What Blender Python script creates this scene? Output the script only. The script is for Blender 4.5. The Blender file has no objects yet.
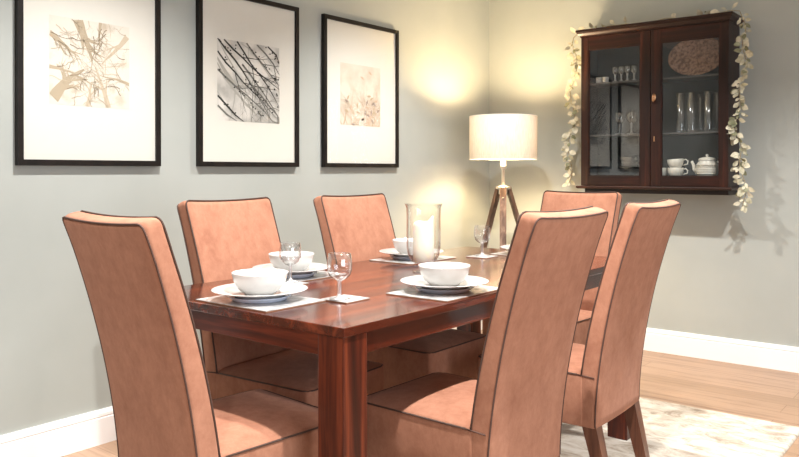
import bpy, bmesh, math, random
from mathutils import Vector, Matrix
PI = math.pi
R = math.radians
S = bpy.context.scene
col = S.collection

# ------------------------------------------------------------------ helpers
class MB:
    """collects shapes, then links them as one mesh object"""
    def __init__(s):
        s.v = []; s.f = []; s.m = []; s.flat = []
    def add(s, vs, fs, mi=0, flat=False):
        b = len(s.v)
        s.v += [tuple(v) for v in vs]
        for f in fs:
            s.f.append(tuple(i + b for i in f)); s.m.append(mi); s.flat.append(flat)
        return s
    def box(s, x0, x1, y0, y1, z0, z1, mi=0, bev=0.0):
        if bev <= 0:
            vs = [(x, y, z) for z in (z0, z1) for y in (y0, y1) for x in (x0, x1)]
            fs = [(0, 2, 3, 1), (4, 5, 7, 6), (0, 1, 5, 4), (1, 3, 7, 5), (3, 2, 6, 7), (2, 0, 4, 6)]
            return s.add(vs, fs, mi, True)
        bm = bmesh.new()
        bmesh.ops.create_cube(bm, size=1)
        for v in bm.verts:
            v.co = Vector(((x0 + x1) / 2 + v.co.x * (x1 - x0), (y0 + y1) / 2 + v.co.y * (y1 - y0), (z0 + z1) / 2 + v.co.z * (z1 - z0)))
        bmesh.ops.bevel(bm, geom=bm.edges[:], offset=bev, segments=2, affect='EDGES', profile=0.6)
        bm.verts.index_update()
        s.add([v.co[:] for v in bm.verts], [[v.index for v in f.verts] for f in bm.faces], mi, True)
        bm.free()
        return s
    def lathe(s, prof, c=(0, 0, 0), n=32, mi=0, sx=1, sy=1):
        vs = []; fs = []
        for r, z in prof:
            for k in range(n):
                a = 2 * PI * k / n
                vs.append((c[0] + r * sx * math.cos(a), c[1] + r * sy * math.sin(a), c[2] + z))
        for i in range(len(prof) - 1):
            for k in range(n):
                k2 = (k + 1) % n
                fs.append((i * n + k, i * n + k2, (i + 1) * n + k2, (i + 1) * n + k))
        return s.add(vs, fs, mi)
    def tube(s, pts, r, n=8, mi=0, closed=False, rs=None):
        pts = [Vector(p) for p in pts]
        m = len(pts); vs = []; fs = []
        up = Vector((0, 0, 1))
        for i, p in enumerate(pts):
            if closed: t = pts[(i + 1) % m] - pts[i - 1]
            else: t = pts[min(i + 1, m - 1)] - pts[max(i - 1, 0)]
            t.normalize()
            ref = up if abs(t.dot(up)) < .95 else Vector((1, 0, 0))
            if i == 0: a = t.cross(ref).normalized()
            else:
                a = (a - t * a.dot(t))
                a = a.normalized() if a.length > 1e-5 else t.cross(ref).normalized()
            b = t.cross(a)
            rr = rs[i] if rs else r
            for k in range(n):
                w = 2 * PI * k / n
                vs.append(p + a * rr * math.cos(w) + b * rr * math.sin(w))
        for i in range(m if closed else m - 1):
            j = (i + 1) % m
            for k in range(n):
                k2 = (k + 1) % n
                fs.append((i * n + k, i * n + k2, j * n + k2, j * n + k))
        if not closed:
            fs.append(tuple(range(n))[::-1]); fs.append(tuple(range((m - 1) * n, m * n)))
        return s.add(vs, fs, mi)
    def loft(s, rings, mi=0, cap0=True, cap1=True, flat=False):
        n = len(rings[0]); vs = [p for r in rings for p in r]; fs = []
        for i in range(len(rings) - 1):
            for k in range(n):
                k2 = (k + 1) % n
                fs.append((i * n + k, i * n + k2, (i + 1) * n + k2, (i + 1) * n + k))
        if cap0: fs.append(tuple(range(n))[::-1])
        if cap1: fs.append(tuple(range((len(rings) - 1) * n, len(rings) * n)))
        return s.add(vs, fs, mi, flat)
    def taper(s, p0, p1, a0, a1, mi=0):
        """square tapered post from p0 to p1; a = half sizes (x, y)"""
        q = lambda p, a: [(p[0] - a[0], p[1] - a[1], p[2]), (p[0] + a[0], p[1] - a[1], p[2]), (p[0] + a[0], p[1] + a[1], p[2]), (p[0] - a[0], p[1] + a[1], p[2])]
        return s.loft([q(p0, a0), q(p1, a1)], mi, flat=True)
    def build(s, name, mat, parent=None, loc=None, rot=None):
        me = bpy.data.meshes.new(name)
        me.from_pydata(s.v, [], s.f)
        for m in (mat if isinstance(mat, (list, tuple)) else [mat]): me.materials.append(m)
        for i, p in enumerate(me.polygons):
            p.material_index = s.m[i]; p.use_smooth = not s.flat[i]
        me.update()
        bm = bmesh.new(); bm.from_mesh(me)
        bmesh.ops.recalc_face_normals(bm, faces=bm.faces[:]); bm.to_mesh(me); bm.free()
        o = bpy.data.objects.new(name, me); col.objects.link(o)
        if parent: o.parent = parent
        if loc: o.location = loc
        if rot: o.rotation_euler = rot
        return o

def tag(o, label=None, cat=None, group=None, kind=None):
    if label: o['label'] = label
    if cat: o['category'] = cat
    if group: o['group'] = group
    if kind: o['kind'] = kind
    return o
def thing(name, loc, rz=0, label=None, cat=None, group=None):
    o = bpy.data.objects.new(name, None); col.objects.link(o)
    o.location = loc; o.rotation_euler = (0, 0, rz); o.empty_display_size = .05
    return tag(o, label, cat, group)
def kids(o): return [c for c in list(col.objects) if c.parent == o]
def copy_tree(o, parent=None):
    c = o.copy(); col.objects.link(c); c.parent = parent
    for ch in kids(o): copy_tree(ch, c)
    return c

def rrect(hx, y0, y1, r, z, n=5, zf=None, bow=0.0):
    """rounded rectangle ring in plan"""
    r = min(r, hx * .98, (y1 - y0) / 2 * .98)
    pts = []
    for cx, cy, a0 in ((hx - r, y1 - r, 0), (-hx + r, y1 - r, 90), (-hx + r, y0 + r, 180), (hx - r, y0 + r, 270)):
        for k in range(n + 1):
            a = R(a0 + 90 * k / n); pts.append([cx + r * math.cos(a), cy + r * math.sin(a)])
    out = []
    # subdivide the long spans so the section can bow
    m = len(pts)
    for i in range(m):
        p = pts[i]; q = pts[(i + 1) % m]
        k = {n: 10, 2 * n + 1: 6, 3 * n + 2: 10, 4 * n + 3: 6}.get(i, 1)   # the same count on every ring
        for j in range(k):
            t = j / k; out.append((p[0] + (q[0] - p[0]) * t, p[1] + (q[1] - p[1]) * t))
    return [(x, y + bow * ((x / hx) ** 2 - 1), z + (zf(x, y) if zf else 0)) for x, y in out]

# ------------------------------------------------------------------ materials
def mat(name):
    m = bpy.data.materials.new(name); m.use_nodes = True
    nt = m.node_tree; b = nt.nodes['Principled BSDF']
    return m, nt, b
def link(nt, a, b): nt.links.new(a, b)
def coords(nt, scale=(1, 1, 1), rot=(0, 0, 0)):
    tc = nt.nodes.new('ShaderNodeTexCoord'); mp = nt.nodes.new('ShaderNodeMapping')
    mp.inputs['Scale'].default_value = scale; mp.inputs['Rotation'].default_value = rot
    link(nt, tc.outputs['Object'], mp.inputs['Vector'])
    return mp.outputs['Vector']
def noise(nt, vec, scale, detail=3, rough=.5, dist=0):
    n = nt.nodes.new('ShaderNodeTexNoise'); n.inputs['Scale'].default_value = scale
    n.inputs['Detail'].default_value = detail; n.inputs['Roughness'].default_value = rough
    n.inputs['Distortion'].default_value = dist
    link(nt, vec, n.inputs['Vector'])
    return n.outputs['Fac']
def ramp(nt, fac, stops):
    r = nt.nodes.new('ShaderNodeValToRGB'); e = r.color_ramp.elements
    while len(e) < len(stops): e.new(.5)
    for i, (p, c) in enumerate(stops):
        e[i].position = p; e[i].color = (*c, 1) if len(c) == 3 else c
    link(nt, fac, r.inputs['Fac'])
    return r.outputs['Color']
def bump(nt, b, fac, strength, dist=.002):
    n = nt.nodes.new('ShaderNodeBump'); n.inputs['Strength'].default_value = strength
    n.inputs['Distance'].default_value = dist
    link(nt, fac, n.inputs['Height']); link(nt, n.outputs['Normal'], b.inputs['Normal'])
def plain(name, c, rough=.5, metal=0, spec=.5, coat=0):
    m, nt, b = mat(name)
    b.inputs['Base Color'].default_value = (*c, 1); b.inputs['Roughness'].default_value = rough
    b.inputs['Metallic'].default_value = metal; b.inputs['Specular IOR Level'].default_value = spec
    b.inputs['Coat Weight'].default_value = coat
    return m
def mottled(name, c0, c1, scale, rough=.6, bmp=0, detail=4, lo=.35, hi=.65, sc=(1, 1, 1), spec=.5, bscale=None):
    m, nt, b = mat(name)
    v = coords(nt, sc); f = noise(nt, v, scale, detail)
    link(nt, ramp(nt, f, [(lo, c0), (hi, c1)]), b.inputs['Base Color'])
    b.inputs['Roughness'].default_value = rough; b.inputs['Specular IOR Level'].default_value = spec
    if bmp: bump(nt, b, noise(nt, v, bscale or scale * 4, 3), bmp)
    return m
def suede(name, c0, c1):
    m, nt, b = mat(name)
    v = coords(nt); f = noise(nt, v, 5, 8, .7)
    v2 = coords(nt, (9, 9, 6)); f2 = noise(nt, v2, 3.0, 8, .75, .2)
    mx = nt.nodes.new('ShaderNodeMath'); mx.operation = 'ADD'
    mh = nt.nodes.new('ShaderNodeMath'); mh.operation = 'MULTIPLY'; mh.inputs[1].default_value = .5
    link(nt, f, mx.inputs[0]); link(nt, f2, mx.inputs[1]); link(nt, mx.outputs[0], mh.inputs[0])
    link(nt, ramp(nt, mh.outputs[0], [(.38, c0), (.64, c1)]), b.inputs['Base Color'])
    b.inputs['Roughness'].default_value = .9; b.inputs['Specular IOR Level'].default_value = .15
    b.inputs['Sheen Weight'].default_value = .12; b.inputs['Sheen Roughness'].default_value = .45
    b.inputs['Sheen Tint'].default_value = (1, .8, .7, 1)
    bump(nt, b, noise(nt, v, 160, 2), .25, .001)
    return m
def wood(name, c0, c1, c2, axis='x', rough=.25, coat=.3, gs=1.0):
    m, nt, b = mat(name)
    sc = {'x': (1.2, 22, 22), 'y': (22, 1.2, 22), 'z': (22, 22, 1.2)}[axis]
    v = coords(nt, tuple(k * gs for k in sc))
    f = noise(nt, v, 1.6, 5, .62, .6)
    link(nt, ramp(nt, f, [(.32, c0), (.5, c1), (.68, c2)]), b.inputs['Base Color'])
    b.inputs['Roughness'].default_value = rough; b.inputs['Coat Weight'].default_value = coat
    b.inputs['Coat Roughness'].default_value = .12; b.inputs['Specular IOR Level'].default_value = .35
    bump(nt, b, f, .08, .001)
    return m
def glass(name, base=.05, tint=(.97, .98, .98), power=3, edge=.75, rough=.0):
    """thin glass: clear straight on, mirror-like towards grazing angles"""
    m = bpy.data.materials.new(name); m.use_nodes = True; nt = m.node_tree
    nt.nodes.clear()
    out = nt.nodes.new('ShaderNodeOutputMaterial'); mx = nt.nodes.new('ShaderNodeMixShader')
    tr = nt.nodes.new('ShaderNodeBsdfTransparent'); gl = nt.nodes.new('ShaderNodeBsdfGlossy')
    tr.inputs['Color'].default_value = (*tint, 1); gl.inputs['Roughness'].default_value = rough
    lw = nt.nodes.new('ShaderNodeLayerWeight'); lw.inputs['Blend'].default_value = .5
    pw = nt.nodes.new('ShaderNodeMath'); pw.operation = 'POWER'; pw.inputs[1].default_value = power
    ma = nt.nodes.new('ShaderNodeMath'); ma.operation = 'MULTIPLY_ADD'
    ma.inputs[1].default_value = edge; ma.inputs[2].default_value = base
    link(nt, lw.outputs['Facing'], pw.inputs[0]); link(nt, pw.outputs[0], ma.inputs[0])
    link(nt, ma.outputs[0], mx.inputs['Fac'])
    link(nt, tr.outputs[0], mx.inputs[1]); link(nt, gl.outputs[0], mx.inputs[2]); link(nt, mx.outputs[0], out.inputs['Surface'])
    return m

M = {}
M['wall'] = mottled('grey_green_wall_paint', (.385, .408, .378), (.41, .433, .402), 3, .75, .03, bscale=90)
M['ceiling'] = plain('white_ceiling_paint', (.70, .70, .69), .8)
M['wall_dark'] = plain('fill_cutting_dark_wall', (.17, .185, .17), .75)  # unseen walls, darkened to cut the light they bounce back
M['white'] = plain('white_satin_paint', (.92, .91, .90), .4)
M['suede'] = suede('terracotta_suede', (.305, .132, .080), (.45, .218, .138))
M['piping'] = plain('dark_brown_piping', (.07, .034, .022), .7)
M['seam'] = plain('brown_seam_piping', (.09, .043, .03), .8)
M['legwood'] = wood('dark_brown_leg_wood', (.06, .022, .012), (.12, .045, .025), (.19, .08, .045), 'z', .35, .2)
RW = ((.014, .0025, .0015), (.062, .010, .004), (.18, .036, .013))
M['tab_x'] = wood('mahogany_across', *RW, 'x', .3, .12, .8)
M['tab_y'] = wood('mahogany_along', *RW, 'y', .2, .5, .55)
M['tab_z'] = wood('mahogany_upright', *RW, 'z', .32, .12, .8)
CW = ((.007, .003, .002), (.020, .006, .0035), (.055, .014, .007))
M['cab_x'] = wood('dark_cherry_rail', *CW, 'x', .4, .05, .8)
M['cab_z'] = wood('dark_cherry_stile', *CW, 'z', .42, .03, .8)
M['cab_in'] = plain('slate_grey_lining', (.035, .04, .045), .7)
M['pane'] = glass('cabinet_pane_glass', .08, (.95, .96, .96), 4, .8)
M['picpane'] = glass('picture_glass', .03, (.99, .99, .98), 4, .6)
M['glass'] = glass('clear_drinking_glass', .19, (.985, .99, .99), 1.6, .8, .06)
M['vase'] = glass('clear_vase_glass', .03, (.995, .997, .995), 2.4, .9, .02)
M['stemglass'] = glass('solid_stem_glass', .30, (.98, .985, .99), 1.2, .6, .35)
M['china'] = plain('white_china', (.55, .545, .525), .16, 0, .5, .3)
M['shadeblue'] = plain('china_with_blue_shade', (.68, .73, .86), .2, 0, .5, .3)  # bluish daylight shade put into the side plate colour
M['cream'] = plain('cream_glazed_ceramic', (.74, .70, .60), .3)
M['mat'] = mottled('pearl_white_mat', (.30, .30, .29), (.56, .56, .54), 28, .22, 0)
M['cork'] = plain('cork_backing', (.25, .13, .07), .8)
M['frame'] = mottled('black_brown_frame', (.006, .005, .004), (.014, .010, .008), 20, .5, sc=(1, 1, 1), spec=.25)
M['mount'] = plain('ivory_mount_board', (.70, .685, .625), .85, 0, .2)
M['brass'] = plain('aged_brass', (.62, .36, .2), .3, 1)
M['chrome'] = plain('brushed_nickel', (.72, .69, .64), .28, 1)
M['steelbolt'] = plain('dark_bolt', (.2, .17, .14), .4, 1)
M['tripod'] = wood('weathered_tripod_wood', (.07, .04, .028), (.15, .09, .065), (.28, .19, .14), 'z', .5, .05)
M['wicker'] = mottled('brown_wicker', (.20, .10, .055), (.46, .27, .17), 60, .7, .6, lo=.4, hi=.6)
M['leaf'] = mottled('pale_sage_leaf', (.38, .365, .25), (.68, .63, .48), 25, .6)
M['leafdark'] = mottled('olive_leaf', (.14, .15, .08), (.3, .3, .19), 25, .6)
M['stem'] = plain('garland_stem', (.33, .27, .16), .7)
m, nt, b = mat('candle_wax'); b.inputs['Base Color'].default_value = (.94, .90, .78, 1); b.inputs['Roughness'].default_value = .45
b.inputs['Subsurface Weight'].default_value = .4; b.inputs['Subsurface Radius'].default_value = (.03, .02, .01); b.inputs['Subsurface Scale'].default_value = .5
M['wax'] = m
M['wick'] = plain('charred_wick', (.03, .025, .02), .9)

# oak planks that run along the back wall
m, nt, b = mat('oak_planks')
v = coords(nt)
br = nt.nodes.new('ShaderNodeTexBrick'); link(nt, v, br.inputs['Vector'])
br.inputs['Scale'].default_value = 1; br.inputs['Brick Width'].default_value = 1.3; br.inputs['Row Height'].default_value = .14
br.inputs['Mortar Size'].default_value = .0012; br.inputs['Mortar Smooth'].default_value = .2; br.inputs['Bias'].default_value = 0
br.offset = .37
br.inputs['Color1'].default_value = (.33, .21, .13, 1); br.inputs['Color2'].default_value = (.43, .28, .185, 1)
br.inputs['Mortar'].default_value = (.16, .09, .05, 1)
g = noise(nt, coords(nt, (1.6, 26, 1)), 1.5, 5, .6, .5)
gr = ramp(nt, g, [(.3, (.66, .62, .58)), (.52, (1, 1, 1)), (.8, (1.0, .94, .90))])
mx = nt.nodes.new('ShaderNodeMix'); mx.data_type = 'RGBA'; mx.blend_type = 'MULTIPLY'; mx.inputs['Factor'].default_value = 1
link(nt, br.outputs['Color'], mx.inputs['A']); link(nt, gr, mx.inputs['B']); link(nt, mx.outputs['Result'], b.inputs['Base Color'])
b.inputs['Roughness'].default_value = .38
M['floor'] = m
# worn cream rug
m, nt, b = mat('worn_cream_rug')
f = noise(nt, coords(nt, (5, 9, 1)), 1.6, 8, .7, .8)
c = ramp(nt, f, [(.36, (.34, .28, .22)), (.45, (.48, .42, .345)), (.53, (.60, .55, .47)), (.66, (.68, .65, .59))])
link(nt, c, b.inputs['Base Color']); b.inputs['Roughness'].default_value = .95; b.inputs['Specular IOR Level'].default_value = .1
bump(nt, b, noise(nt, coords(nt), 240, 2), .5, .002)
M['rug'] = m
# linen lamp shade, lit from within by the bulb
m = bpy.data.materials.new('linen_shade'); m.use_nodes = True; nt = m.node_tree; nt.nodes.clear()
out = nt.nodes.new('ShaderNodeOutputMaterial'); mx = nt.nodes.new('ShaderNodeMixShader'); mx.inputs['Fac'].default_value = .028
df = nt.nodes.new('ShaderNodeBsdfDiffuse'); tl = nt.nodes.new('ShaderNodeBsdfTranslucent')
fz = ramp(nt, noise(nt, coords(nt, (60, 60, 8)), 3, 3), [(.3, (.56, .49, .41)), (.7, (.68, .61, .53))])
link(nt, fz, df.inputs['Color']); link(nt, fz, tl.inputs['Color'])
link(nt, df.outputs[0], mx.inputs[1]); link(nt, tl.outputs[0], mx.inputs[2]); link(nt, mx.outputs[0], out.inputs['Surface'])
M['shade'] = m
m, nt, b = mat('lit_bulb'); b.inputs['Emission Color'].default_value = (1, .83, .6, 1); b.inputs['Emission Strength'].default_value = 20
M['bulb'] = m

# ------------------------------------------------------------------ room
XR, YN, ZC = 5.3, -7.4, 2.5
def struct(name, mb, m, parent=None):
    o = mb.build(name, m, parent)
    if not parent: o['kind'] = 'structure'
    return o
struct('floor', MB().box(0, XR, YN, 0, -.08, 0), M['floor'])
struct('ceiling', MB().box(-.1, XR + .1, YN - .1, .1, ZC, ZC + .08), M['ceiling'])
struct('wall_left', MB().box(-.1, 0, YN - .1, .1, -.08, ZC), M['wall'])
struct('wall_back', MB().box(0, XR + .1, 0, .1, -.08, ZC), M['wall'])
struct('wall_near', MB().box(0, XR, YN - .1, YN, -.08, ZC), M['wall_dark'])
wy0, wy1, wz0, wz1 = -5.6, -2.6, .5, 2.25
w = MB()
w.box(XR, XR + .1, YN - .1, wy0, -.08, ZC).box(XR, XR + .1, wy1, 0, -.08, ZC).box(XR, XR + .1, wy0, wy1, -.08, wz0).box(XR, XR + .1, wy0, wy1, wz1, ZC)
struct('wall_right', w, M['wall_dark'])
w = MB()
for y in (wy0, (wy0 + wy1) / 2 - .03, wy1 - .06): w.box(XR + .03, XR + .09, y, y + .06, wz0, wz1)
for z in (wz0, wz1 - .06): w.box(XR + .035, XR + .085, wy0, wy1, z, z + .06)
wf = struct('added_window_1', w, M['white'])  # unseen window, added to go with the side fill light
MB().box(XR + .058, XR + .062, wy0 + .06, wy1 - .06, wz0 + .06, wz1 - .06).build('pane', M['picpane'], wf)

def skirting(name, along):
    prof = [(0, 0), (.018, 0), (.018, .108), (.0155, .111), (.0155, .114), (.018, .117), (.017, .128), (.010, .141), (0, .141)]
    rings = []
    if along == 'y': rings = [[(d, y, z) for d, z in prof] for y in (YN, 0)]
    else: rings = [[(x, -d, z) for d, z in prof] for x in (.018, XR)]
    return struct(name, MB().loft(rings, flat=True), M['white'])
skirting('baseboard_left', 'y'); skirting('baseboard_back', 'x')

# rug: slightly uneven slab with a bound edge
RX0, RX1, RY0, RY1, RZ = .33, 2.255, -4.02, -1.035, .010
e_ = .012
ring = lambda k, z: [(RX0 + k, RY0 + k, z), (RX1 - k, RY0 + k, z), (RX1 - k, RY1 - k, z), (RX0 + k, RY1 - k, z)]
w = MB().loft([ring(0, 0), ring(.001, .003), ring(e_ * .5, RZ * .8), ring(e_, RZ - .0005), ring(.03, RZ)], flat=True)
tag(w.build('rug', M['rug']), 'large worn cream rug under the dining table', 'rug')

# ------------------------------------------------------------------ dining table
TX0, TX1, TY0, TY1, TZ = .855, 1.722, -3.422, -1.593, .76
tcx, tcy = (TX0 + TX1) / 2, (TY0 + TY1) / 2
tb = thing('dining_table', (tcx, tcy, RZ), 0, 'long reddish mahogany dining table with square legs on the cream rug', 'table')
hx, hy = (TX1 - TX0) / 2, (TY1 - TY0) / 2; tz = TZ - RZ
MB().box(-hx, hx, -hy, hy, tz - .024, tz, bev=.003).build('tabletop', M['tab_y'], tb)
L = .086; ins = .006
for sx in (-1, 1):
    for sy in (-1, 1):
        x1 = sx * (hx - ins); x0 = x1 - sx * L; y1 = sy * (hy - ins); y0 = y1 - sy * L
        MB().box(min(x0, x1), max(x0, x1), min(y0, y1), max(y0, y1), 0, tz - .0235, bev=.003).build('leg', M['tab_z'], tb)
for sx in (-1, 1):
    x1 = sx * (hx - ins - .008); x0 = x1 - sx * .024
    MB().box(min(x0, x1), max(x0, x1), -hy + ins + L - .002, hy - ins - L + .002, tz - .078, tz - .0235, bev=.002).build('apron', M['tab_y'], tb)
for sy in (-1, 1):
    y1 = sy * (hy - ins - .004); y0 = y1 - sy * .024
    MB().box(-hx + ins + L - .002, hx - ins - L + .002, min(y0, y1), max(y0, y1), tz - .078, tz - .0235, bev=.002).build('apron', M['tab_x'], tb)

# ------------------------------------------------------------------ chairs
W, HT, OFF, KK, SZ, ZS = .414, 1.018, .152, 1.77, .455, .277
TT, TB, DEP = .052, .07, .386
def yr(z):
    u = max(0, (z - ZS) / (HT - ZS)); return -OFF * u ** KK
def yf(z):
    u = max(0, (z - ZS) / (HT - ZS)); return yr(z) + TB + (TT - TB) * u
def hw(z):
    u = (z - ZS) / (HT - ZS); return W / 2 * (.965 + .035 * u)
def dip(x, z, y=None):
    u = max(0, (z - HT + .08) / .08)
    s_ = .5 if y is None else (y - yr(z)) / (yf(z) - yr(z))
    return u * (-.007 * (1 - (x / (W / 2)) ** 2) + .014 * (s_ - .5))
def make_chair():
    root = thing('dining_chair', (0, 0, 0))
    # backrest: one tall leaning padded slab from the skirt hem to the top
    rings = []
    zs = [ZS, ZS + .004] + [ZS + (HT - ZS - .02) * k / 22 for k in range(1, 23)]
    for k, z in enumerate(zs):
        g = .003 if k == 0 else 0
        rings.append(rrect(hw(z) - g, yr(z) + g, yf(z) - g, .013, z, zf=lambda x, y, z=z: dip(x, z, y), bow=.006))
    for a in (20, 40, 60, 78):
        d = .014 * (1 - math.cos(R(a))); z = HT - .02 + .02 * math.sin(R(a))
        rings.append(rrect(hw(z) - d, yr(z) + d, yf(z) - d, .013, z, zf=lambda x, y, z=z: dip(x, z, y), bow=.006))
    c = [sum(p[i] for p in rings[-1]) / len(rings[-1]) for i in range(3)]
    for s_ in (.6, .2): rings.append([(c[0] + (p[0] - c[0]) * s_, c[1] + (p[1] - c[1]) * s_, HT + .0015 + dip(c[0] + (p[0] - c[0]) * s_, HT, c[1] + (p[1] - c[1]) * s_)) for p in rings[-1]])
    bk = MB().loft(rings).build('backrest', M['suede'], root)
    # seat with its skirt
    y0, y1 = TB - .03, TB + DEP; hs = hw(SZ) + .0012
    rings = [rrect(hs - .004, y0, y1 - .003, .014, ZS), rrect(hs - .001, y0, y1, .014, ZS + .005), rrect(hs, y0, y1, .014, (ZS + SZ) / 2), rrect(hs, y0, y1, .014, SZ - .018)]
    for a in (25, 50, 75, 90):
        d = .016 * (1 - math.cos(R(a))); rings.append(rrect(hs - d, y0, y1 - d, .014, SZ - .016 + .016 * math.sin(R(a))))
    last = rings[-1]; cy = (y0 + y1) / 2
    for s_, dz in ((.9, .006), (.75, .011), (.5, .015), (.2, .017)): rings.append([(p[0] * s_, cy + (p[1] - cy) * s_, SZ + dz) for p in last])
    st = MB().loft(rings).build('seat', M['suede'], root)
    # piping round the seat top, along the front and rear outline of the back
    e = .0026
    p = MB()
    pts = [(-hs, TB - .005, SZ - .006), (-hs, y1 - .03, SZ - .006), (-hs + .008, y1 - .008, SZ - .006), (-hs + .03, y1, SZ - .006)]
    p.tube(pts + [(-a, b_, c_) for a, b_, c_ in pts[::-1]], e, 6)
    p.build('piping', M['piping'], st)
    def outline(f, sg, zb):
        """line just inside the outer edge of the front (sg 1) or rear (sg -1) face"""
        zt_ = HT - .003; fy = lambda z: f(z) - sg * .0035
        def P_(x, z): return (x, fy(min(z, zt_)) + .006 * ((x / (W / 2)) ** 2 - 1), z + dip(x, z, f(z)))
        left = [P_(-(hw(z) - .0015), z) for z in [zb + (HT - .026 - zb) * k / 20 for k in range(21)]]
        corner = [P_(-(hw(HT) - .0015) + .018 * (1 - math.cos(R(a))), HT - .022 + .019 * math.sin(R(a))) for a in (30, 60, 90)]
        top = [P_(-(hw(HT) - .0195) * (1 - k / 6), zt_) for k in range(1, 12)]
        return left + corner + top + [(-a, b_, c_) for a, b_, c_ in (left + corner)[::-1]]
    p = MB(); p.tube(outline(yf, 1, SZ - .010), .0028, 6); p.build('piping', M['piping'], bk)
    p = MB(); p.tube(outline(yr, -1, ZS + .005), .0027, 6); p.build('seam', M['seam'], bk)
    for s_ in (-1, 1):
        p = MB(); p.tube([(s_ * hs, TB, SZ - .006), (s_ * (hs + .0002), TB * .5, SZ - .008), (s_ * hs, .004, SZ - .010)], .002, 6)
        p.build('seam', M['seam'], st)
    # legs
    for s_ in (-1, 1):
        MB().taper((s_ * (hw(ZS) - .030), -.042, 0), (s_ * (hw(ZS) - .028), .032, ZS + .03), (.016, .018), (.024, .026)).build('leg', M['legwood'], root)
        MB().taper((s_ * (hs - .034), y1 - .038, 0), (s_ * (hs - .032), y1 - .034, ZS + .03), (.016, .016), (.023, .023)).build('leg', M['legwood'], root)
    return root
G = 'tall suede dining chairs round the table'
chairs = [
    (1.303, -3.648, -5, 'nearest terracotta suede chair, its tall back seen from behind at the left'),
    (.820, -2.942, -86, 'terracotta suede chair beneath the middle picture, facing across the near end of the table'),
    (.832, -2.283, -90, 'terracotta suede chair beneath the rightmost picture, behind the candle vase'),
    (1.911, -2.883, 89, 'terracotta suede chair in the centre foreground, its curved back hiding the far table setting'),
    (1.896, -2.205, 91, 'rightmost terracotta suede chair, its dark rear legs visible on the rug'),
    (1.268, -1.299, 176.5, 'terracotta suede chair at the far table end, below the left door of the wall cabinet'),
]
proto = make_chair()
for i, (x, y, a, lab) in enumerate(chairs):
    o = proto if i == 0 else copy_tree(proto)
    o.location = (x, y, RZ); o.rotation_euler.z = R(a)
    tag(o, lab, 'chair', G)

# ------------------------------------------------------------------ pictures on the left wall
def strip(w, pts, wd, mi, x):
    """a flat drawn stroke on the print; pts in (u, v) print space, wd = half width at each point"""
    n = len(pts); vs = []
    for i in range(n):
        a = pts[max(i - 1, 0)]; b_ = pts[min(i + 1, n - 1)]
        dx, dy = b_[0] - a[0], b_[1] - a[1]; l = math.hypot(dx, dy) or 1
        nx, ny = -dy / l * wd[i], dx / l * wd[i]
        vs += [(x, pts[i][0] + nx, pts[i][1] + ny), (x, pts[i][0] - nx, pts[i][1] - ny)]
    vs = [(p, max(0, min(1, u)), max(0, min(1, v_))) for p, u, v_ in vs]
    w.add(vs, [(2 * i, 2 * i + 1, 2 * i + 3, 2 * i + 2) for i in range(n - 1)], mi, True)
def branch(w, rnd, p, ang, ln, wd, mi, x, depth=2, curl=.25):
    pts = [p]; ws = [wd]; a = ang; n = 7
    for k in range(n):
        a += rnd.uniform(-curl, curl)
        q = (pts[-1][0] + math.cos(a) * ln / n, pts[-1][1] + math.sin(a) * ln / n)
        pts.append(q); ws.append(wd * (1 - (k + 1) / n * .85))
        if depth and k > 0 and rnd.random() < .6 and 0 < q[0] < 1 and 0 < q[1] < 1:
            branch(w, rnd, q, a + rnd.choice((-1, 1)) * rnd.uniform(.4, .9), ln * .45, ws[-1] * .6, mi, x + .0002, depth - 1, curl)
    strip(w, pts, ws, mi, x)
def scale_print(w, y0, y1, z0, z1, xb):
    w.v = [(xb + x, y0 + u * (y1 - y0), z0 + v_ * (z1 - z0)) for x, u, v_ in w.v]
def picture(name_label, y0, y1, ay0, ay1, az0, az1, art, bgmat, inks):
    zb, zt = 1.154, 1.995
    yc = (y0 + y1) / 2
    root = thing('framed_picture', (0, yc, zb), 0, name_label, 'picture', 'three framed pictures on the left wall')
    h = (y1 - y0) / 2; H = zt - zb; fw = .023; D = .026
    w = MB()
    w.box(.001, D, -h, -h + fw, 0, H, bev=.0015).box(.001, D, h - fw, h, 0, H, bev=.0015)
    w.box(.001, D - .0003, -h + fw - .002, h - fw + .002, 0, fw, bev=.0015).box(.001, D - .0003, -h + fw - .002, h - fw + .002, H - fw, H, bev=.0015)
    w.build('frame', M['frame'], root)
    MB().box(.002, .014, -h + .01, h - .01, .01, H - .01).build('mount', M['mount'], root)
    w = MB(); w.add([(0, 0, 0), (0, 1, 0), (0, 1, 1), (0, 0, 1)], [(0, 1, 2, 3)], 0, True)
    art(w)
    scale_print(w, ay0 - yc, ay1 - yc, az0 - zb, az1 - zb, .0146)
    w.build('print', [bgmat] + inks, root)
    MB().add([(.019, -h + fw, fw), (.019, h - fw, fw), (.019, h - fw, H - fw), (.019, -h + fw, H - fw)], [(0, 1, 2, 3)], 0, True).build('pane', M['picpane'], root)
def art1(w):
    rnd = random.Random(4)
    T = [((0, .80), -.45, .42, .035), ((.34, 1.0), -1.2, .5, .065), ((.97, .88), -2.2, .5, .035), ((0, .42), -.1, .36, .022),
         ((.04, .07), .85, .52, .075), ((.72, 0), 1.9, .5, .035), ((1, .3), 2.8, .4, .02), ((.62, 1), -1.8, .35, .02), ((.45, 0), 1.3, .3, .03)]
    for i, (p, a, l, wd) in enumerate(T): branch(w, rnd, p, a, l, wd, 1 if i % 3 != 2 else 2, .0003 + i * .00005, 2, .12)
    for k in range(60):
        a = rnd.uniform(0, 2 * PI); r = rnd.uniform(.3, .6)
        branch(w, rnd, (.52 + r * math.cos(a), .5 + r * math.sin(a)), a + PI + rnd.uniform(-.5, .5), rnd.uniform(.12, .34), .0045, rnd.choice((1, 2, 3)), .0011, 2, .5)
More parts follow.
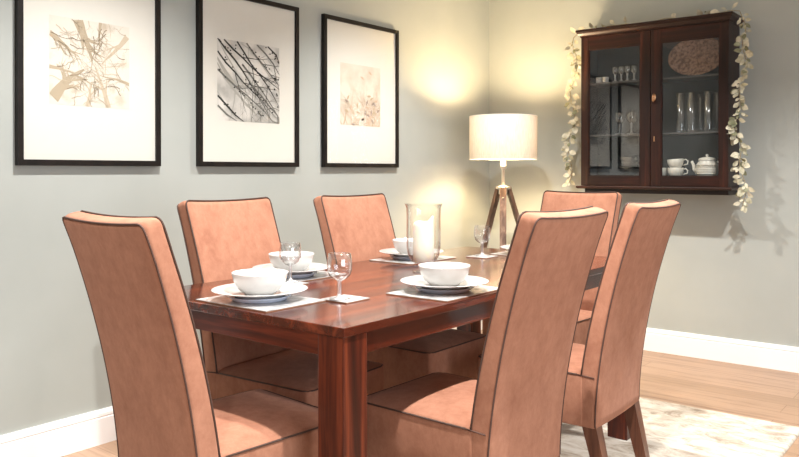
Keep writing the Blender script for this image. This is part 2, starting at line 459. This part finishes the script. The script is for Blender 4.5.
def art2(w):
    rnd = random.Random(9)
    for k in range(7):
        y = rnd.uniform(.1, 1.5); branch(w, rnd, (-.05, y), -.72, 1.6, rnd.uniform(.010, .022), 1, .0003 + k * .00005, 1, .1)
    for k, (x0, y0) in enumerate([(0, .84), (0, .62), (.1, 1.0), (.62, 1.0), (0, .30), (.38, .72), (.3, 1.0), (0, .18), (.8, 1.0), (.55, .45), (0, 1.0), (.45, 1.0)]):
        branch(w, rnd, (x0, y0), -.66 + rnd.uniform(-.12, .1), 1.25, .014, 2 if k % 2 else 3, .0009 + k * .00002, 2, .16)
    for k in range(150):
        u = rnd.uniform(.02, .98); t = rnd.choice([.86, .64, .3, 1.0, 1.35, 1.6, 1.15]) - .8 * u + rnd.uniform(-.03, .03)
        if 0.02 < t < .98: strip(w, [(u - .012, t), (u, t + .004), (u + .012, t)], [.004, .011, .004], 3, .0013)
def art3(w):
    rnd = random.Random(21)
    for k in range(34):
        x0 = rnd.uniform(0, 1); a = PI / 2 + rnd.uniform(-.9, .9)
        branch(w, rnd, (x0, 0), a, rnd.uniform(.3, .8), .009, rnd.choice((1, 1, 2)), .0003 + k * .00002, 2, .18)
    for k in range(26):
        u, v_ = rnd.uniform(.05, .95), abs(rnd.gauss(.3, .25)); a = rnd.uniform(0, PI)
        dx, dy = .05 * math.cos(a), .05 * math.sin(a)
        strip(w, [(u - dx, v_ - dy), (u, v_), (u + dx, v_ + dy)], [.004, .022, .004], rnd.choice((1, 2, 3, 1)), .0012)
bg1 = mottled('tree_print_paper', (.50, .43, .33), (.68, .64, .56), 9, .8, lo=.3, hi=.45)
bg2 = mottled('branch_print_paper', (.42, .41, .38), (.69, .67, .62), 7, .8, lo=.38, hi=.56)
bg3 = mottled('grass_print_paper', (.58, .47, .37), (.67, .62, .53), 8, .8, lo=.3, hi=.6)
ik = lambda n, c: plain(n, c, .9, 0, .1)
picture('leftmost framed picture, pale print looking up at bare trees', -3.394, -2.770, -3.267, -2.919, 1.396, 1.745, art1, bg1, [ik('taupe_ink', (.44, .37, .27)), ik('sand_ink', (.54, .46, .35)), ik('umber_ink', (.25, .20, .14))])
picture('middle framed picture, black and white print of slanting twigs', -2.568, -1.929, -2.455, -2.061, 1.375, 1.765, art2, bg2, [ik('soft_grey_ink', (.40, .39, .35)), ik('grey_ink', (.17, .165, .15)), ik('black_ink', (.045, .043, .04))])
picture('rightmost framed picture, faint peach print of meadow grasses', -1.740, -1.085, -1.601, -1.251, 1.395, 1.745, art3, bg3, [ik('peach_ink', (.58, .44, .33)), ik('ochre_ink', (.50, .40, .28)), ik('plum_ink', (.36, .29, .25))])

# ------------------------------------------------------------------ wall cabinet
CX0, CX1, CZ0, CZ1, CD = .822, 1.718, 1.040, 1.980, .222
cb = thing('display_cabinet', ((CX0 + CX1) / 2, 0, CZ0), 0, 'dark cherry wooden wall cabinet with two glazed doors, hung right of the lamp', 'cabinet')
cw = (CX1 - CX0) / 2; ch = CZ1 - CZ0
w = MB()
w.box(-cw, -cw + .018, -CD + .022, -.001, 0, ch).box(cw - .018, cw, -CD + .022, -.001, 0, ch)
w.box(-cw + .018, cw - .018, -CD + .022, -.001, 0, .05).box(-cw + .018, cw - .018, -CD + .022, -.001, ch - .05, ch)
w.build('carcass', M['cab_z'], cb)
w = MB(); w.box(-cw + .018, cw - .018, -.012, -.002, .05, ch - .05)
w.box(-cw + .018, -cw + .021, -CD + .03, -.012, .05, ch - .05).box(cw - .021, cw - .018, -CD + .03, -.012, .05, ch - .05)
w.box(-cw + .021, cw - .021, -CD + .03, -.012, .05, .053).box(-cw + .021, cw - .021, -CD + .03, -.012, ch - .053, ch - .05)
w.build('lining', M['cab_in'], cb)
# crown moulding: mitred profile that steps outwards
def mould(name, prof, m):
    rings = []
    for d, z in prof: rings.append([(-cw - d, -.001, z), (-cw - d, -CD - d, z), (cw + d, -CD - d, z), (cw + d, -.001, z)])
    return MB().loft(rings, flat=True).build(name, m, cb)
mould('crown_moulding', [(0, ch), (.004, ch), (.004, ch + .008), (.010, ch + .012), (.018, ch + .022), (.022, ch + .026), (.022, ch + .032), (.027, ch + .035), (.027, ch + .047), (.018, ch + .050)], M['cab_x'])
mould('bottom_ledge', [(.0, -.0), (.020, -.001), (.024, -.006), (.024, -.012), (.018, -.018), (0, -.019)], M['cab_x'])
MB().box(-cw + .02, cw - .004, -CD + .015, -.002, -.045, -.018).build('plinth', plain('near_black_plinth', (.012, .008, .007), .5), cb)
for z in (.322, .652):
    MB().box(-cw + .021, cw - .021, -CD + .035, -.012, z - .010, z, bev=.001).build('shelf', plain('shelf_grey', (.09, .085, .08), .5), cb)
# a centre post behind the meeting stiles
MB().box(-.012, .012, -CD + .022, -CD + .034, .05, ch - .05).build('centre_post', M['cab_z'], cb)
gz0, gz1 = .060, .860
for s_ in (-1, 1):
    xa, xb = (-cw, -.0015) if s_ < 0 else (.0015, cw)
    sl, sr = (.050, .062) if s_ < 0 else (.062, .050)
    dr = thing('door', ((xa + xb) / 2, -CD, 0)); dr.parent = cb; hw_ = (xb - xa) / 2
    for x0, x1 in ((-hw_, -hw_ + sl), (hw_ - sr, hw_)): MB().box(x0, x1, 0, .020, .001, ch - .001, bev=.002).build('stile', M['cab_z'], dr)
    for za, zb in ((.001, gz0), (gz1, ch - .001)): MB().box(-hw_ + sl, hw_ - sr, .001, .020, za, zb, bev=.001).build('rail', M['cab_x'], dr)
    MB().box(-hw_ + sl - .004, hw_ - sr + .004, .009, .012, gz0 - .004, gz1 + .004).build('pane', M['pane'], dr)
    # bead round the opening
    w = MB(); x0, x1 = -hw_ + sl, hw_ - sr
    w.box(x0, x0 + .006, .004, .012, gz0, gz1).box(x1 - .006, x1, .004, .012, gz0, gz1).box(x0, x1, .004, .012, gz0, gz0 + .006).box(x0, x1, .004, .012, gz1 - .006, gz1)
    w.build('glazing_bead', M['cab_x'], dr)
    if s_ > 0:
        w = MB(); zz = .535
        w.lathe([(0, 0), (.011, 0), (.011, .003), (0, .004)], (0, 0, 0), 16)
        w.v = [(x - hw_ + .022, -.001 - z, y * 1.9 + zz) for x, y, z in w.v]
        w.tube([(-hw_ + .022, -.004, zz + .012), (-hw_ + .022, -.018, zz + .014), (-hw_ + .022, -.022, zz + .002), (-hw_ + .022, -.020, zz - .022), (-hw_ + .022, -.012, zz - .030)], .0045, 8, rs=[.004, .004, .0055, .006, .004])
        w.build('handle', M['brass'], dr)
        w = MB(); w.box(-hw_ + .018, -hw_ + .026, -.002, 0, .27, .30, bev=.0008); w.build('lock_plate', M['brass'], dr)
# things inside the cabinet
Z1, Z2, Z3 = CZ0 + .0535, CZ0 + .3225, CZ0 + .6525
def stem_glass(H, rb, bh, foot, rimf=.85):
    """foot, stem and rounded bowl"""
    z0 = H - bh
    w = MB().lathe([(0, .0005), (foot, .0005), (foot * .98, .003), (foot * .4, .006), (.007, .010), (.0055, .018), (.0055, z0 - .006), (.008, z0)], n=24)
    bw = MB().lathe([(.003, z0 - .004), (rb * .50, z0 + bh * .04), (rb * .84, z0 + bh * .18), (rb * .98, z0 + bh * .36), (rb, z0 + bh * .52), (rb * .97, z0 + bh * .76), (rb * rimf, H), (rb * rimf - .0015, H + .0006), (rb * rimf - .0025, H)], n=28)
    return w, bw
g_r = 'small sherry glasses on the top cabinet shelf'
for k, (x, lab) in enumerate([(1.000, 'small sherry glass on the top cabinet shelf, leftmost of four, beside the ramekins'), (1.040, 'small stemmed sherry glass on the top cabinet shelf, second of four from the ramekins'),
                              (1.080, 'small stemmed sherry glass on the top cabinet shelf, third of four from the ramekins'), (1.122, 'small stemmed sherry glass on the top cabinet shelf, last of four, nearest the door post')]):
    if k == 0:
        s0 = thing('sherry_glass', (0, 0, 0)); a, b_ = stem_glass(.092, .0185, .046, .016, .8); a.build('stem', M['stemglass'], s0); b_.build('bowl', M['glass'], s0); o = s0
    else: o = copy_tree(s0)
    o.location = (x + .022, -.158, Z3); tag(o, lab, 'glass', g_r)
rk = MB().lathe([(0, 0), (.017, 0), (.0195, .004), (.020, .030), (.021, .034), (.019, .034), (.018, .007), (0, .006)], n=24)
o = rk.build('ramekin', M['china'], None, (.915, -.158, Z3)); tag(o, 'white ramekin on the top cabinet shelf, the left one of two', 'ramekin', 'white ramekins in the cabinet')
o2 = o.copy(); col.objects.link(o2); o2.location.x = .960; tag(o2, 'white ramekin on the top cabinet shelf, the right one beside the sherry glasses', 'ramekin')
for k, (x, y, lab) in enumerate([(1.045, -.14, 'clear goblet on the middle shelf behind the left cabinet door, the left one'), (1.125, -.15, 'clear goblet on the middle shelf behind the left cabinet door, the right one')]):
    if k == 0:
        s1 = thing('goblet', (0, 0, 0)); a, b_ = stem_glass(.135, .033, .068, .029); a.build('stem', M['stemglass'], s1); b_.build('bowl', M['glass'], s1); o = s1
    else: o = copy_tree(s1)
    o.location = (x, y, Z2); tag(o, lab, 'glass', 'goblets in the cabinet')
bl = MB().lathe([(0, .001), (.035, .001), (.036, .006), (.055, .03), (.068, .062), (.070, .066), (.067, .064), (.052, .032), (.03, .01), (0, .008)], n=28)
for k in range(3):
    o = bl.build('glass_bowl', M['glass'], None, (1.10, -.125, Z1 + k * .0285)) if k == 0 else o.copy()
    if k: col.objects.link(o); o.location = (1.10, -.125, Z1 + k * .030)
    tag(o, ['glass bowl at the foot of the stack behind the left cabinet door', 'middle glass bowl of the stack behind the left cabinet door', 'topmost glass bowl of the stack behind the left cabinet door'][k], 'bowl', 'stacked glass bowls')
# tall tumblers
M['tumbler'] = glass('tall_tumbler_glass', .16, (.985, .99, .99), 1.1, .8, .12)
tw = MB().lathe([(0, .001), (.024, .001), (.025, .004), (.0255, .02), (.0285, .232), (.0272, .2325), (.0243, .022), (0, .018)], n=24)
names = ['leftmost tall clear tumbler on the cabinet shelf under the wicker tray', 'second tall clear tumbler from the left on the cabinet shelf under the wicker tray', 'middle tall clear tumbler on the shelf under the wicker tray, set further back',
         'fourth tall clear tumbler from the left on the shelf under the wicker tray', 'rightmost tall clear tumbler on the shelf under the wicker tray, by the door stile']
for k, (x, y) in enumerate([(1.44, -.16), (1.505, -.165), (1.535, -.10), (1.60, -.165), (1.635, -.11)]):
    o = tw.build('tumbler', M['tumbler'], None, (x - .01, y, Z2)) if k == 0 else o.copy()
    if k: col.objects.link(o); o.location = (x - .01, y, Z2)
    tag(o, names[k], 'glass', 'tall tumblers in the cabinet')
# wicker tray leaning on the back
tr = MB()
n = 56
rings = []
for s_, d in ((.02, 0), (.3, 0), (.6, .001), (.84, .002), (.90, .010), (.97, .016), (1.0, .015), (.97, .010), (.93, .002)):
    rings.append([(.166 * s_ * math.cos(2 * PI * k / n), -d - .0015 * (k % 2), .119 * s_ * math.sin(2 * PI * k / n) + .119) for k in range(n)])
tr.loft(rings)
for q in range(1, 9):
    s_ = q / 9; tr.tube([(.15 * s_ * math.cos(2 * PI * k / 40), -.003, .112 * s_ * math.sin(2 * PI * k / 40) + .119) for k in range(40)], .0028, 5, closed=True)
for k in range(20):
    a = 2 * PI * k / 20; tr.tube([(.005 * math.cos(a), -.004, .119 + .004 * math.sin(a)), (.15 * math.cos(a), -.005, .119 + .113 * math.sin(a))], .0022, 5)
o = tr.build('wicker_tray', M['wicker'], None, (1.508, -.135, Z3 + .001), (R(-12), 0, 0))
tag(o, 'oval brown wicker tray leaning upright on the top right cabinet shelf', 'tray')
# cups and teapot
def cup(r=.047, h=.058):
    c_ = thing('teacup', (0, 0, 0))
    MB().lathe([(0, .001), (r * .55, .001), (r * .56, .005), (r * .78, .016), (r * .95, .034), (r, h), (r * .97, h + .001), (r * .9, .034), (r * .6, .012), (0, .009)], n=28).build('body', M['cream'], c_)
    MB().tube([(r * .93, 0, h * .84), (r * 1.25, 0, h * .92), (r * 1.5, 0, h * .72), (r * 1.42, 0, h * .42), (r * .82, 0, h * .32)], .0038, 8).build('handle', M['cream'], c_)
    return c_
c0 = cup(); c0.location = (1.398, -.150, Z1); tag(c0, 'cream teacup with a round handle, lower one of the stacked pair', 'cup', 'cream teacups in the cabinet')
c1 = copy_tree(c0); c1.location = (1.400, -.150, Z1 + .051); c1.rotation_euler = (0, R(-5), R(12)); tag(c1, 'cream teacup resting tilted in another cup beside the teapot', 'cup', 'cream teacups in the cabinet')
c2 = copy_tree(c0); c2.location = (1.300, -.135, Z1); c2.rotation_euler = (0, 0, R(150)); tag(c2, 'cream teacup half hidden by the middle stile of the cabinet doors', 'cup', 'cream teacups in the cabinet')
tp = thing('teapot', (1.574, -.133, Z1), R(8), 'cream ribbed teapot with its spout towards the cups in the bottom of the cabinet', 'teapot')
w = MB(); prof = [(0, .001), (.045, .001), (.050, .006), (.062, .030), (.062, .05), (.052, .074), (.044, .084), (.044, .090), (.0, .0895)]
w.lathe(prof, n=36)
tp.scale = (1.04, 1.0, 1.14)
for k in range(5): w.lathe([(.0575 + .003 * math.sin(k), .018 + k * .012), (.0635 + .001 * math.sin(k * 1.5), .021 + k * .010), (.057, .026 + k * .011)], n=36)
w.build('body', M['cream'], tp)
MB().lathe([(.046, .090), (.048, .094), (.040, .101), (.015, .106), (.006, .108), (.007, .113), (.009, .117), (.0, .121)], n=28).build('lid', M['cream'], tp)
MB().tube([(-.052, 0, .030), (-.068, 0, .045), (-.074, 0, .070), (-.082, 0, .086)], .01, 10, rs=[.014, .011, .008, .007]).build('spout', M['cream'], tp)
MB().tube([(.047, 0, .080), (.075, 0, .082), (.087, 0, .060), (.080, 0, .036), (.058, 0, .026)], .005, 8).build('handle', M['cream'], tp)

# ------------------------------------------------------------------ leafy garland over the cabinet
gl = thing('leaf_garland', (1.28, -.2, CZ1 + .055), 0, 'pale sage leaf garland draped over the wall cabinet and hanging down both sides', 'garland')
ox, oy, oz = 1.28, -.2, CZ1 + .055
rnd = random.Random(12)
def wob(a): return rnd.uniform(-a, a)
path = []
XL, XRt = CX0 - .065, CX1 + .058
for k in range(26): path.append((XL - .05 + .02 * math.sin(k * .7) + .05 * k / 26, -.16 + wob(.008), 1.05 + (CZ1 + .02 - 1.05) * k / 25))
for k in range(20): path.append((XL + .03 + (XRt - XL - .05) * k / 19, -.15 + .03 * math.sin(k), CZ1 + .060 + .008 * abs(math.sin(k * 1.3))))
for k in range(34): path.append((XRt + .012 * math.sin(k * .9) + .02 * math.sin(k * .25), -.19 + wob(.008), CZ1 + .03 - (CZ1 + .03 - .93) * k / 33))
path = [(x - ox, y - oy, z - oz) for x, y, z in path]
MB().tube(path, .0024, 6).build('stem', M['stem'], gl)
lv = MB(); ld = MB()
def leaf(w, p, d, nrm, L_, wd):
    d = Vector(d).normalized(); nrm = Vector(nrm); s_ = d.cross(nrm).normalized(); nn = s_.cross(d)
    vs = []; rows = [(0, .04), (.18, .6), (.42, 1.0), (.68, .85), (.88, .45), (1.0, .03)]
    for t, q in rows:
        c = Vector(p) + d * (L_ * t) + nn * (-.18 * L_ * t * t)
        vs += [c - s_ * wd * q + nn * .12 * wd * q, c, c + s_ * wd * q + nn * .12 * wd * q]
    b0 = []
    for i in range(len(rows) - 1):
        for j in (0, 1): b0.append((3 * i + j, 3 * i + j + 1, 3 * i + j + 4, 3 * i + j + 3))
    w.add(vs, b0)
for i in range(len(path) - 1):
    p = Vector(path[i]); q = Vector(path[i + 1]); t = (q - p).normalized()
    top = 25 <= i < 46
    if top and (31 < i < 40) and rnd.random() < .75: continue
    for k in range((4 if not top else 1) + (rnd.random() < .6)):
        pp = p + (q - p) * rnd.random()
        a = rnd.uniform(0, 2 * PI)
        down = Vector((0, 0, -.55 if not top else .25))
        side = Vector((math.cos(a), -abs(math.sin(a)) * .7, 0))
        d = side * rnd.uniform(.5, 1) + down + Vector((0, 0, wob(.5)))
        L_ = rnd.uniform(.020, .052); mid = pp + d.normalized() * rnd.uniform(.006, .018)
        lv.tube([pp, mid], .001, 4)
        leaf(lv if rnd.random() < .86 else ld, mid, d, (wob(.5), -1, wob(.5)), L_, L_ * rnd.uniform(.25, .42))
lv.build('leaves', M['leaf'], gl); ld.build('leaves', M['leafdark'], gl)['label'] = 'darker olive leaves'

# ------------------------------------------------------------------ tripod floor lamp in the corner
lx, ly = .445, -.55
lp = thing('floor_lamp', (lx, ly, 0), R(38.5), 'lit tripod floor lamp with a linen drum shade in the room corner', 'lamp')
zt = 1.02
for k, ang in enumerate((15, 135, 262)):
    a = R(ang); rb, rt = .36, .034
    d = Vector((math.cos(a), math.sin(a), 0)); s_ = Vector((-d.y, d.x, 0))
    b0 = d * rb; t0 = d * rt + Vector((0, 0, zt + .01))
    up = (t0 - b0).normalized(); nn = s_.cross(up).normalized()
    q = lambda c, wa, wb: [c + s_ * wa + nn * wb, c - s_ * wa + nn * wb, c - s_ * wa - nn * wb, c + s_ * wa - nn * wb]
    lg = MB().loft([q(b0, .017, .010), q(b0 + (t0 - b0) * .5, .020, .011), q(t0, .021, .011)], flat=True).build('leg', M['tripod'], lp)
    w = MB(); c = b0 + (t0 - b0) * .93
    w.tube([c - nn * .015, c + nn * .015], .006, 10); w.build('bolt', M['steelbolt'], lg)
MB().lathe([(0, zt - .035), (.028, zt - .035), (.030, zt - .03), (.030, zt - .005), (.047, zt), (.047, zt + .012), (.03, zt + .018), (.016, zt + .024), (0, zt + .026)], n=28).build('collar', M['chrome'], lp)
MB().lathe([(.0, zt + .02), (.012, zt + .022), (.010, zt + .12), (.018, zt + .135), (.020, zt + .16), (.018, zt + .155), (.019, zt + .205), (0, zt + .206)], n=20).build('pole', M['chrome'], lp)
SZ0, SZ1, SR = 1.208, 1.478, .213
MB().lathe([(SR, SZ0), (SR + .001, SZ0 + .004), (SR + .001, SZ1 - .004), (SR, SZ1)], n=64).build('lamp_shade', M['shade'], lp)
trim_m = plain('cream_trim', (.78, .74, .66), .7)
for z in (SZ0, SZ1): MB().tube([(SR * math.cos(2 * PI * k / 48), SR * math.sin(2 * PI * k / 48), z) for k in range(48)], .0028, 6, closed=True).build('shade_rim', trim_m, lp)
w = MB()
for k in range(3):
    a = 2 * PI * k / 3; w.tube([(.018 * math.cos(a), .018 * math.sin(a), zt + .205), (SR * .995 * math.cos(a), SR * .995 * math.sin(a), SZ0 + .004)], .002, 6)
w.build('shade_carrier', M['chrome'], lp)
MB().lathe([(.011, zt + .20), (.013, zt + .225), (.026, zt + .25), (.032, zt + .28), (.026, zt + .31), (.010, zt + .325), (0, zt + .327)], n=20).build('bulb', M['bulb'], lp)

# ------------------------------------------------------------------ table setting
def placemat(cx, cy, sx, sy, lab):
    o = thing('placemat', (cx, cy, TZ), 0, lab, 'placemat', 'white placemats on the table')
    MB().box(-sx / 2, sx / 2, -sy / 2, sy / 2, 0, .0025, bev=.0008).build('backing', M['cork'], o)
    MB().box(-sx / 2, sx / 2, -sy / 2, sy / 2, .0026, .0048, bev=.0006).build('top', M['mat'], o)
def coaster(cx, cy, lab, rz=0):
    o = thing('coaster', (cx, cy, TZ), rz, lab, 'coaster', 'white coasters on the table')
    MB().box(-.05, .05, -.05, .05, 0, .0025, bev=.0008).build('backing', M['cork'], o)
    MB().box(-.05, .05, -.05, .05, .0026, .0048, bev=.0006).build('top', M['mat'], o)
side_p = [(0, .001), (.072, .001), (.074, 0), (.077, .001), (.079, .004), (.0895, .011), (.091, .013), (.088, .0135), (.076, .008), (0, .006)]
din_p = [(0, .001), (.068, .001), (.071, 0), (.073, .002), (.086, .010), (.134, .0205), (.137, .0222), (.134, .0232), (.088, .0135), (.072, .0065), (0, .0055)]
bowl_p = [(0, .002), (.040, .002), (.041, 0), (.044, .001), (.046, .004), (.062, .017), (.074, .038), (.0795, .058), (.0805, .063), (.0775, .0635), (.070, .038), (.058, .018), (.038, .008), (0, .007)]
P = {}
def crockery(kind, prof, x, y, z, lab, grp):
    if kind not in P: P[kind] = o = MB().lathe(prof, n=64).build(kind, M['shadeblue' if kind == 'side_plate' else 'china'], None, (x, y, z))
    else: o = P[kind].copy(); col.objects.link(o); o.location = (x, y, z)
    tag(o, lab, {'side_plate': 'plate', 'dinner_plate': 'plate', 'bowl': 'bowl'}[kind], grp)
def setting(x, y, where):
    z = TZ + .0049
    crockery('side_plate', side_p, x, y, z, 'shade-tinted side plate under the dinner plate ' + where, 'small shade-tinted plates under the dinner plates')
    crockery('dinner_plate', din_p, x, y, z + .0085, 'wide white dinner plate under the bowl ' + where, 'white dinner plates')
    crockery('bowl', bowl_p, x, y, z + .0085 + .0068, 'deep white bowl on the plates ' + where, 'white bowls')
SET = [
    ('at the near table end', 1.272, -3.288, (1.277, -3.290, .30, .225)),
    ('before the chair beneath the middle picture', .983, -2.892, (.985, -2.885, .225, .31)),
    ('left of the candle vase', .985, -2.205, (.993, -2.200, .225, .31)),
    ('at the right table edge, before the vase', 1.593, -2.826, (1.596, -2.822, .225, .31)),
    ('at the far table end', 1.300, -1.745, (1.305, -1.735, .31, .225)),
]
for wh, x, y, mt in SET:
    setting(x, y, wh)
    placemat(*mt, 'white rectangular placemat ' + wh)
coaster(1.452, -3.122, 'white square coaster near the front corner of the table, a small goblet on it', 0)
coaster(1.100, -3.020, 'white square coaster just behind the nearest bowl, a small goblet on it', 0)
coaster(1.172, -1.945, 'white square coaster at the far end of the table, a small goblet on it', 0)
goblets = [(1.450, -3.145, 'small clear goblet on the coaster near the front corner of the table'),
           (1.092, -3.000, 'small clear goblet standing just behind the nearest white bowl'),
           (1.166, -1.935, 'small clear goblet at the far end of the table, in front of the lamp legs')]
for k, (x, y, lab) in enumerate(goblets):
    if k == 0:
        wg = thing('goblet', (0, 0, 0)); a, b_ = stem_glass(.131, .0365, .076, .030, .90); a.build('stem', M['stemglass'], wg); b_.build('bowl', M['glass'], wg); o = wg
    else: o = copy_tree(wg)
    o.location = (x, y, TZ + .0049); tag(o, lab, 'glass', 'goblets on the table')

# hurricane vase with a pillar candle
vx, vy = 1.262, -2.49
w = MB()
vz = thing('hurricane_vase', (vx, vy, TZ), 0, 'clear glass hurricane vase in the middle of the table, a candle inside', 'vase')
w.lathe([(.050, .046), (.058, .062), (.063, .09), (.0635, .14), (.063, .20), (.064, .235), (.069, .250), (.0705, .2515), (.0675, .250), (.0615, .234), (.0605, .20), (.061, .10), (.056, .064), (.044, .046), (.02, .036), (0, .034)], n=48)
w.build('body', M['vase'], vz)
MB().lathe([(0, .001), (.040, .001), (.041, .004), (.020, .010), (.015, .016), (.024, .026), (.046, .042), (.050, .046)], n=40).build('foot', M['vase'], vz)
w = MB(); n = 40; rings = []
for r, z in [(.002, 0), (.035, 0), (.038, .003), (.0385, .05), (.0385, .11)]: rings.append([(r * math.cos(2 * PI * k / n), r * math.sin(2 * PI * k / n), z) for k in range(n)])
def cz(a): return .150 + .010 * math.cos(a - .6) + .006 * math.sin(2 * a + .8) + .004 * math.sin(3 * a)
for r, dz in [(.0385, -.012), (.0375, -.002), (.034, .001), (.030, -.004), (.022, -.020), (.008, -.026), (.001, -.027)]:
    rings.append([(r * math.cos(2 * PI * k / n), r * math.sin(2 * PI * k / n), (cz(2 * PI * k / n) if r > .02 else .15) + dz) for k in range(n)])
w.loft(rings)
cd = thing('pillar_candle', (vx, vy, TZ + .0368), 0, 'white pillar candle with an uneven melted top inside the glass vase', 'candle')
w.build('wax', M['wax'], cd)
MB().tube([(0, 0, .120), (.001, 0, .132), (.003, .001, .142)], .0013, 6).build('wick', M['wick'], cd)

# ------------------------------------------------------------------ lights
def light(kind, name, loc, energy, colr, **kw):
    l = bpy.data.lights.new(name, kind); l.energy = energy; l.color = colr
    for k, v_ in kw.items(): setattr(l, k, v_)
    o = bpy.data.objects.new(name, l); col.objects.link(o); o.location = loc
    return o
light('POINT', 'lamp_bulb_light', (lx, ly, 1.345), 54, (1, .76, .46), shadow_soft_size=.065)
for k, (x, y, e) in enumerate([(.92, -1.45, 135), (2.35, -1.45, 150), (.92, -3.15, 140), (2.35, -3.35, 250), (2.35, -4.95, 60), (.92, -4.95, 60)]):
    light('SPOT', 'ceiling_downlight', (x, y, ZC - .02), e, (1, .965, .94), spot_size=R(125), spot_blend=.7, shadow_soft_size=.035)
o = light('AREA', 'added_side_fill', (XR - .02, (wy0 + wy1) / 2, (wz0 + wz1) / 2), 62, (.86, .93, 1), shape='RECTANGLE', size=wz1 - wz0, size_y=wy1 - wy0)  # added fill from the right, brightens the faces turned that way
o.rotation_euler = (0, R(90), 0)
wd = bpy.data.worlds.new('outside_sky'); S.world = wd; wd.use_nodes = True
wd.node_tree.nodes['Background'].inputs['Color'].default_value = (.75, .85, 1, 1)
wd.node_tree.nodes['Background'].inputs['Strength'].default_value = 1.5

# ------------------------------------------------------------------ camera and view
cam = bpy.data.cameras.new('camera'); co = bpy.data.objects.new('camera', cam); col.objects.link(co)
co.location = (2.9464, -4.7473, 1.1324); co.rotation_euler = (R(90 - .31), 0, R(38.54))
cam.lens = 762.05 / 799 * 36; cam.sensor_width = 36; cam.shift_y = -(228.5 - 175.17) / 799; cam.clip_start = .05
S.camera = co
S.view_settings.view_transform = 'Standard'; S.view_settings.look = 'None'
S.view_settings.gamma = 1; S.view_settings.use_curve_mapping = False
S.view_settings.exposure = 0.35
S.cycles.transparent_max_bounces = 24; S.cycles.max_bounces = 8
S.cycles.use_denoising = True
S.cycles.sample_clamp_indirect = 6
